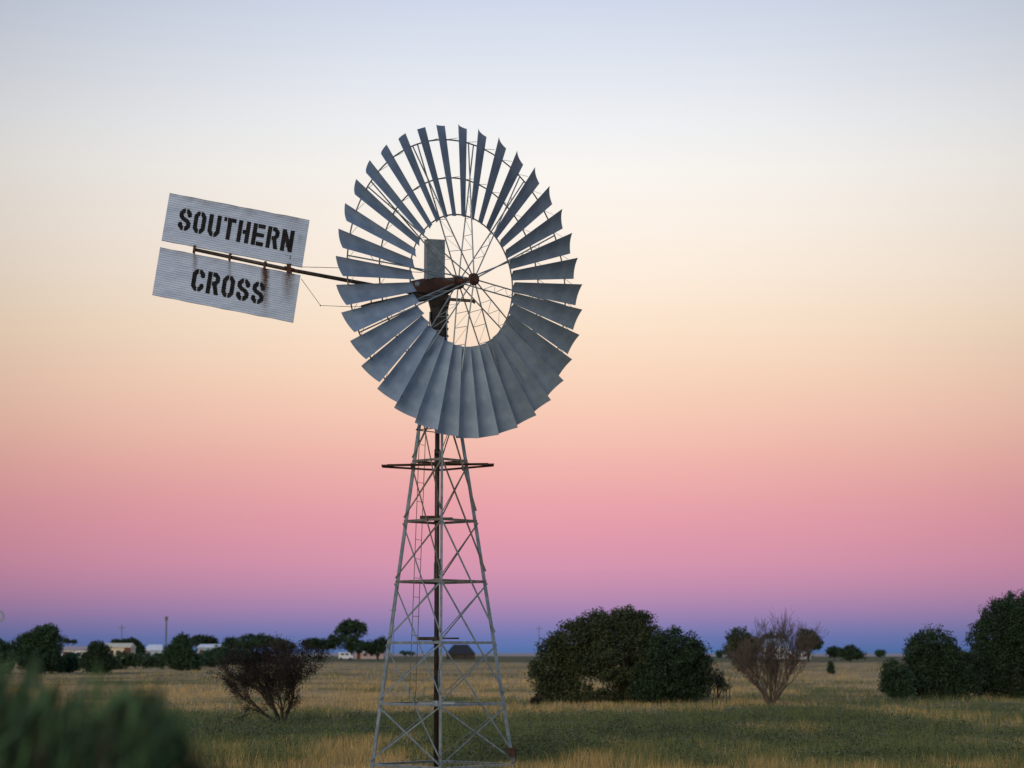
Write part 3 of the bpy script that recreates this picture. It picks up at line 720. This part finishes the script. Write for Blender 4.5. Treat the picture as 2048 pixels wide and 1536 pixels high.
# out-of-focus plant close to the camera, bottom left
YF = 4.6
env_x = [-320, -200, 0, 70, 130, 200, 255, 290, 330, 370, 450, 520]; env_y = [1400, 1385, 1362, 1410, 1428, 1415, 1392, 1405, 1452, 1485, 1560, 1610]
def fore(name, label, x0, x1, dy, Y, seed, nst, nleaf, mat):
    rs = np.random.RandomState(seed); g = at((x0+x1)/2, 1500, Y); r_ = empty(name, (g.x, Y, 0), label, 'shrub'); m_ = MB()
    def top(px, yy): return at(px, np.interp(px, env_x, env_y)+dy, Y).z
    for i in range(nst):
        px = rs.uniform(x0, x1); X = at(px, 1500, Y).x-g.x; h = top(px, Y)-.02*rs.rand(); b = Vector((X*.55, rs.uniform(-.2, .2), -.02))
        tip = Vector((X, b.y*1.4, h)); md = b.lerp(tip, .5)+Vector((-.25*X*.3, 0, .03)); m_.tube([b, md, tip], [.006, .004, .0015], 5)
    m_.build('stems', M_l_for2, r_)
    px = rs.uniform(x0-20, x1+20, nleaf); h = np.array([top(p, Y) for p in px]); zz_ = h+.022*rs.randn(nleaf)-np.abs(rs.rand(nleaf)**.9)*np.where(rs.rand(nleaf) < .62, .32, 1.5)
    pts = np.stack([(px-(x0+x1)/2)/F*Y*(.55+.45*zz_/h), rs.uniform(-.28, .28, nleaf), zz_], 1)
    n_ = nleaf; a = rs.randn(n_, 3)*.33; a[:, 2] += 1; a[:, 0] += .25; a /= np.linalg.norm(a, axis=1, keepdims=True); b = np.cross(a, unit(rs, n_)); b /= np.linalg.norm(b, axis=1, keepdims=True)
    sz = (.03+.04*rs.rand(n_))[:, None]; quads_mesh('foliage', pts, a*sz, b*sz*.13, mat, r_)
fore('leafy_shrub', 'blurred tall green shrub close to the camera in the bottom left corner', -300, 320, 0, 4.6, 1, 110, 4600, M_l_fore)
fore('grass_clump', 'blurred thin green clump close to the camera, right beside the foreground shrub', 290, 450, 6, 5.0, 2, 34, 700, M_l_fore)

# ------------------------------------------------------------------ far buildings, poles and vehicles
M_white = material('pale_painted_sheet', (.74,.76,.80), .6, 0, var=.12, scale=1.5)
M_cream = material('cream_weatherboard', (.68,.60,.44), .7, 0, var=.12, scale=1.5)
M_pink = material('pinkish_roof_sheet', (.42,.32,.32), .7, 0, var=.15, scale=1.5)
M_redp = material('red_brown_boards', (.13,.04,.03), .8, 0, var=.2, scale=1.5)
M_blue = material('bluish_iron_roof', (.30,.40,.52), .55, .2, var=.12, scale=1.5)
M_glass = material('dark_window_glass', (.02,.025,.03), .15, 0, var=.2, scale=1)
M_blackroof = material('dark_iron_roof', (.02,.02,.024), .7, 0, var=.2, scale=1)
def house(name, label, px0, px1, ytop, yeave, d, wall, roof, hip=.0, doors=1, wins=2, cat='shed', ybase=None, endwall=None, depth=7.):
    a, b = at(px0, yeave, d), at(px1, yeave, d); zt_ = at(px0, ytop, d).z; ze = a.z
    w = b.x-a.x; g = Vector(((a.x+b.x)/2, d, 0)); r_ = empty(name, g, label, cat)
    m_ = MB(); m_.box((0, depth/2, ze/2), (w*.97, depth*.96, ze)); m_.build('wall', wall, r_)
    hx = w/2; rx = hx*(1-hip)
    v = [(-hx, -.3, ze), (hx, -.3, ze), (hx, depth+.3, ze), (-hx, depth+.3, ze), (-rx, depth/2, zt_), (rx, depth/2, zt_)]
    v += [(x, y, z-.12) for x, y, z in v[:4]]
    m_ = MB(); m_.add(v, [(0, 1, 5, 4), (2, 3, 4, 5), (1, 2, 5), (3, 0, 4), (6, 7, 1, 0), (7, 8, 2, 1), (8, 9, 3, 2), (9, 6, 0, 3), (9, 8, 7, 6)]); m_.build('roof', roof, r_)
    if endwall:
        m_ = MB(); m_.box((hx*.78, -.02, ze*.5), (w*.2, .12, ze*.98)); m_.build('end_wall', endwall, r_)
    k = doors+wins
    for i in range(k):
        x = -hx+w*(i+.7)/(k+.6)
        if i < doors: m_ = MB(); m_.box((x, -.0, ze*.42), (min(1.2, w*.16), .12, ze*.8)); m_.build('door', M_redp, r_)
        else:
            m_ = MB(); m_.box((x, -.0, ze*.6), (min(1.1, w*.13), .1, ze*.32)); m_.build('window', M_glass, r_)
    return r_
house('pink_roofed_shed', 'long low shed with a pinkish roof between the stepped dark tree and the round bush', 122, 182, 1292, 1299, 520, M_white, M_pink, .1, 1, 3)
house('cream_shed', 'cream shed with pale roof and red end right of the dark round bush', 200, 262, 1286, 1294, 500, M_cream, M_cream, .05, 1, 3, endwall=M_redp)
house('domed_shed', 'small pale bluish shed left of the dark pointed bushy tree', 286, 326, 1289, 1300, 560, M_blue, M_white, .35, 1, 1)
house('flat_shed', 'white flat shed with bluish wall right of the dark pointed bushy tree', 394, 440, 1288, 1294, 480, M_blue, M_white, .1, 1, 2)
house('farm_house', 'white farm house behind the bare reddish shrub', 1527, 1578, 1277, 1295, 700, M_white, M_blue, .3, 1, 2, cat='house')
house('low_shed', 'low white shed at the right foot of the white farm house', 1572, 1622, 1300, 1305, 640, M_white, M_white, .2, 1, 2)
house('pavilion', 'far low shed with a black pointed roof behind the windmill tower', 892, 950, 1289, 1307, 640, M_bark, M_blackroof, .5, 0, 2)
house('roadside_shed', 'low pale pink shed between the white van and the windmill tower', 708, 768, 1301, 1304, 700, M_pink, M_white, .05, 1, 3)
# van
g = at(692, 1319, 590); g.z = 0; r_ = empty('white_van', g, 'far white van parked under the umbrella-topped tree', 'van')
m_ = MB(); prof = [(-2.0, .4), (2.0, .4), (2.05, 1.1), (1.5, 1.25), (1.0, 2.05), (-1.95, 2.1)]
m_.add([(x, y, z) for y in (-.9, .9) for x, z in prof], [tuple(range(6)), tuple(range(11, 5, -1))]+[(i, i+6, (i+1) % 6+6, (i+1) % 6) for i in range(6)]); m_.build('body', M_white, r_)
for x in (-.9, .3): m_ = MB(); m_.box((x, -.9, 1.6), (.9, .06, .5)); m_.build('window', M_glass, r_)
for x in (-1.3, 1.3):
    for y in (-.85, .85): m_ = MB(); m_.lathe([(.36, -.1), (.36, .1)], 12, Matrix.Translation((x, y, .36)) @ Matrix.Rotation(R(90), 4, 'X')); m_.build('wheel', M_dark, r_)
# poles
def pole(px, ytop, d, lab, r=.13, arm=True, head=False):
    p = at(px, ytop, d); r_ = empty('utility_pole', (p.x, d, 0), lab, 'pole', 'poles on the horizon'); m_ = MB()
    m_.tube([(0, 0, -.2), (0, 0, p.z)], [r*1.2, r], 8); m_.build('post', M_pole, r_)
    m_ = MB()
    if arm: m_.bar((-.9, 0, p.z-.7), (.9, 0, p.z-.7), .12, .14)
    if head: m_.box((0, 0, p.z-.5), (.65, .5, 1.0))
    if arm or head: m_.build('crossarm' if arm else 'transformer', M_pole, r_)
M_pole = material('grey_pole_timber', (.13,.13,.11), .85, 0, var=.2, scale=2)
pole(333, 1233, 520, 'thick-headed grey pole above the dark pointed bushy tree', .16, False, True)
pole(244, 1250, 560, 'thin grey pole rising above the cream shed', .09)
pole(787, 1215, 560, 'thin grey pole seen just inside the left tower leg', .09)
pole(1078, 1252, 600, 'faint pole at the left edge of the olive bushy tree', .08)
# second windmill, mostly beyond the left edge
d = 420; c = at(-3, 1233, d); r2 = empty('distant_windmill', (c.x-.25, d+.6, 0), 'tiny far windmill wheel half cut off by the left edge', 'windmill')
m_ = MB(); m_.tube([(-.8, 0, 0), (0, 0, c.z)], .05, 5); m_.tube([(.8, 0, 0), (0, 0, c.z)], .05, 5); m_.tube([(0, .8, 0), (0, 0, c.z)], .05, 5); m_.tube([(0, -.8, 0), (0, 0, c.z)], .05, 5); m_.build('tower', M_steel, r2)
m_ = MB()
for k in range(18):
    a = 2*math.pi*k/18; e = Vector((math.cos(a), 0, math.sin(a))); t = Vector((-math.sin(a), 0, math.cos(a)))
    q = Vector((.25, -.6, c.z)); p0, p1 = q+e*.62, q+e*1.22; m_.add([p0-t*.08, p1-t*.14+Vector((0, .1, 0)), p1+t*.14, p0+t*.08], [(0, 1, 2, 3)])
m_.build('wheel', M_steel, r2)
m_ = MB(); m_.bar((0, 0, c.z), (-1.2, .6, c.z), .06, .06); m_.bar((-1.2, .6, c.z), (-2.2, 1.1, c.z), .03, .7); m_.build('tail', M_steel, r2)

# ------------------------------------------------------------------ ground and grass
def vnoise(x, y, seed):
    rs = np.random.RandomState(seed); n_ = 256; g_ = rs.rand(n_, n_); xi = np.floor(x).astype(int); yi = np.floor(y).astype(int)
    fx = x-xi; fy = y-yi; fx = fx*fx*(3-2*fx); fy = fy*fy*(3-2*fy)
    a = g_[xi % n_, yi % n_]; b = g_[(xi+1) % n_, yi % n_]; c_ = g_[xi % n_, (yi+1) % n_]; d_ = g_[(xi+1) % n_, (yi+1) % n_]
    return (a*(1-fx)+b*fx)*(1-fy)+(c_*(1-fx)+d_*fx)*fy
def greenness(x, y):
    """how green (weedy) the pasture is at a place: 0 dry gold, 1 dark green"""
    n1 = vnoise(x*.30+40, y*.11+9, 1)*.45+vnoise(x*.9+7, y*.30+3, 2)*.30+vnoise(x*2.7+1, y*.9+5, 12)*.25
    n2 = vnoise(x*.06+3, y*.035+5, 3)*.5+vnoise(x*.02+8, y*.09+1, 13)*.5
    ty = np.interp(y, [30, 36.6, 38, 43, 50, 60, 72, 85, 120, 420, 470, 1150, 1250], [.24, .30, .58, .72, .76, .68, .50, .36, .31, .28, .88, .88, .2])
    tx = np.interp(x/np.maximum(y, 1), [-.3, -.2, -.12, -.05, .03, .1, .3], [.16, .16, .14, .02, 0, .08, .12])*(y < 70)
    return np.clip((ty+tx)+(n1-.5)*1.5+(n2-.5)*.55*(y < 420), 0, 1)
ys = np.concatenate([np.linspace(-40, 30, 15), np.geomspace(31, 9000, 420)])
me = bpy.data.meshes.new('ground'); vs = []; fs = []; nx = 140
cols = []
for y in ys:
    hw = max(60, abs(y)*.9)
    xs = np.linspace(-hw, hw, nx+1)
    for x in xs: vs.append((x, y, 0.0))
V = np.array(vs); bump_ = (vnoise(V[:, 0]*.5+11, V[:, 1]*.5+4, 8)-.5)*.10; V[:, 2] = np.where((V[:, 1] < 400), bump_, 0)-.03
V[:, 2] += np.interp(V[:, 1], [0, 1150, 1700, 9000], [0, 0, 1.9, 2.2])*(V[:, 0] < V[:, 1]*.02)
V[:, 2] = np.where(np.hypot(V[:, 0]-TX, V[:, 1]-D) < 3, -.03, V[:, 2])
for i in range(len(ys)-1):
    for j in range(nx):
        a = i*(nx+1)+j; fs.append((a, a+1, a+nx+2, a+nx+1))
me.from_pydata(V.tolist(), [], fs); gr = bpy.data.objects.new('ground', me); C.objects.link(gr); tag(gr, kind='structure')
gcol = me.color_attributes.new('weed', 'FLOAT_COLOR', 'POINT'); gg = greenness(V[:, 0], V[:, 1]); buf = np.ones((len(V), 4), np.float32); buf[:, 0] = gg; buf[:, 1] = gg; buf[:, 2] = gg; gcol.data.foreach_set('color', buf.ravel())
m = bpy.data.materials.new('pasture_soil_and_litter'); m.use_nodes = True; t = m.node_tree; b = t.nodes['Principled BSDF']; b.inputs['Roughness'].default_value = .95; b.inputs['Specular IOR Level'].default_value = .1
at_ = t.nodes.new('ShaderNodeAttribute'); at_.attribute_name = 'weed'; co = t.nodes.new('ShaderNodeTexCoord')
mp = t.nodes.new('ShaderNodeMapping'); mp.inputs['Scale'].default_value = (.8, .35, 1); t.links.new(co.outputs['Object'], mp.inputs[0])
no = t.nodes.new('ShaderNodeTexNoise'); no.inputs['Scale'].default_value = 1.2; no.inputs['Detail'].default_value = 9; no.inputs['Roughness'].default_value = .75; t.links.new(mp.outputs[0], no.inputs['Vector'])
r1 = t.nodes.new('ShaderNodeValToRGB'); e = r1.color_ramp.elements; e[0].position = .3; e[0].color = (.30,.20,.10,1); e[1].position = .7; e[1].color = (.60,.43,.21,1); t.links.new(no.outputs[0], r1.inputs[0])
r2_ = t.nodes.new('ShaderNodeValToRGB'); e = r2_.color_ramp.elements; e[0].position = .35; e[0].color = (.03,.045,.025,1); e[1].position = .68; e[1].color = (.10,.11,.05,1); t.links.new(no.outputs[0], r2_.inputs[0])
mxa = t.nodes.new('ShaderNodeMix'); mxa.data_type = 'RGBA'; t.links.new(at_.outputs['Fac'], mxa.inputs[0]); t.links.new(r1.outputs[0], mxa.inputs[6]); t.links.new(r2_.outputs[0], mxa.inputs[7])
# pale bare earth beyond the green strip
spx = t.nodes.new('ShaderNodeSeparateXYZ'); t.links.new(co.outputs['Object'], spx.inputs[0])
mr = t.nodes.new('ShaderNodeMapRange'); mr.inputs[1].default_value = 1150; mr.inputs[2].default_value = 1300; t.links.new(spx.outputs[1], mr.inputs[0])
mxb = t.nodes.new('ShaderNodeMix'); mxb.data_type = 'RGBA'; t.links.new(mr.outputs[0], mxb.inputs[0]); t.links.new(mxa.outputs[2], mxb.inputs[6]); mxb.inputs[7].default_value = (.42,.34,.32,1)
t.links.new(mxb.outputs[2], b.inputs['Base Color']); me.materials.append(m)

def grass_mat(name):
    m = bpy.data.materials.new(name); m.use_nodes = True; t = m.node_tree; b = t.nodes['Principled BSDF']; b.inputs['Roughness'].default_value = .8; b.inputs['Specular IOR Level'].default_value = .15
    a = t.nodes.new('ShaderNodeAttribute'); a.attribute_name = 'tint'; t.links.new(a.outputs['Color'], b.inputs['Base Color']); return m
def tri_field(name, X, Y, hgt, wid, col, rs, lean=.35):
    n_ = len(X); V = np.zeros((n_, 3, 3), np.float32); ang = rs.rand(n_)*math.pi; dx = np.cos(ang)*wid/2; dy = np.sin(ang)*wid/2
    z0_ = -.05
    V[:, 0, 0] = X-dx; V[:, 0, 1] = Y-dy; V[:, 1, 0] = X+dx; V[:, 1, 1] = Y+dy; V[:, 0, 2] = z0_; V[:, 1, 2] = z0_
    V[:, 2, 0] = X+rs.randn(n_)*hgt*lean; V[:, 2, 1] = Y+rs.randn(n_)*hgt*lean; V[:, 2, 2] = hgt
    me = bpy.data.meshes.new(name); me.vertices.add(n_*3); me.vertices.foreach_set('co', V.ravel()); me.loops.add(n_*3)
    me.loops.foreach_set('vertex_index', np.arange(n_*3, dtype=np.int32)); me.polygons.add(n_); me.polygons.foreach_set('loop_start', np.arange(0, n_*3, 3, dtype=np.int32))
    ca = me.color_attributes.new('tint', 'FLOAT_COLOR', 'POINT'); cb = np.ones((n_, 3, 4), np.float32); cb[:, :, :3] = col[:, None, :]; ca.data.foreach_set('color', cb.ravel())
    me.materials.append(grass_mat(name+'_blades')); me.update(calc_edges=True); o = bpy.data.objects.new(name, me); C.objects.link(o); return o
rs = np.random.RandomState(5)
# tufts: placed with density falling off with distance
nt_ = 34000
py = HZ + 8 + (1560-HZ-8)*rs.rand(nt_)**.85; Yt = EYE*F/(py-HZ); Xt = (rs.rand(nt_)*1.5-.75)*Yt*.36*1.05
per = 9; X = np.repeat(Xt, per)+rs.randn(nt_*per)*np.repeat(.06+.0016*Yt, per); Y = np.repeat(Yt, per)+rs.randn(nt_*per)*np.repeat(.08+.002*Yt, per)
gsm = np.repeat(greenness(Xt, Yt), per); far_ = np.clip(Y/60, .7, 6)
hg = (.08+.15*rs.rand(len(X)))*np.repeat(.55+1.5*vnoise(Xt*.7, Yt*.45, 6)**2, per)*np.where(np.hypot(X-TX, Y-D) < 2.6, .5, 1); wd = .012*far_*(.7+.6*rs.rand(len(X)))
gold = np.array([.60,.43,.175]); gold2 = np.array([.38,.25,.11]); grn = np.array([.075,.12,.045]); grn2 = np.array([.19,.20,.075])
k1 = rs.rand(len(X))[:, None]; k2 = np.repeat(rs.rand(nt_), per)[:, None]
cg = gold*k1+gold2*(1-k1); cn = grn*k2+grn2*(1-k2); kk = (gsm[:, None]+rs.randn(len(X))[:, None]*.12 > .45)
col = np.where(kk, cn, cg)*(.75+.5*rs.rand(len(X)))[:, None]
go = tri_field('pasture_grass', X, Y, hg, wd, col, rs); tag(go, 'dry golden pasture grass mixed with green tufts over the whole field', 'grass', kind='stuff')
# leafy weeds, low mounds
nc = 5200; py = 1380+(1545-1380)*rs.rand(nc); Yc = EYE*F/(py-HZ); Xc = (rs.rand(nc)*1.5-.75)*Yc*.36
gw = greenness(Xc, Yc); keep = gw > .56+.28*rs.rand(nc); Xc, Yc, gw = Xc[keep], Yc[keep], gw[keep]
perl = 46; hh = .14+.26*vnoise(Xc*.9, Yc*.6, 21)*(gw+.3)
P_ = np.empty((len(Xc)*perl, 3)); rr_ = np.repeat(.16+.16*rs.rand(len(Xc)), perl); uu = unit(rs, len(P_))
P_[:, 0] = np.repeat(Xc, perl)+uu[:, 0]*rr_*1.3; P_[:, 1] = np.repeat(Yc, perl)+uu[:, 1]*rr_*1.3; P_[:, 2] = np.abs(uu[:, 2])*np.repeat(hh, perl)*(.4+.6*rs.rand(len(P_)))
M_weed = leafmat('weed_leaves', (.075,.10,.048), .6)
wo = leaves('low_weeds', P_, .026, M_weed, rs, None, .5); tag(wo, 'low dark green weeds growing among the grass in the foreground', 'weeds', kind='stuff')
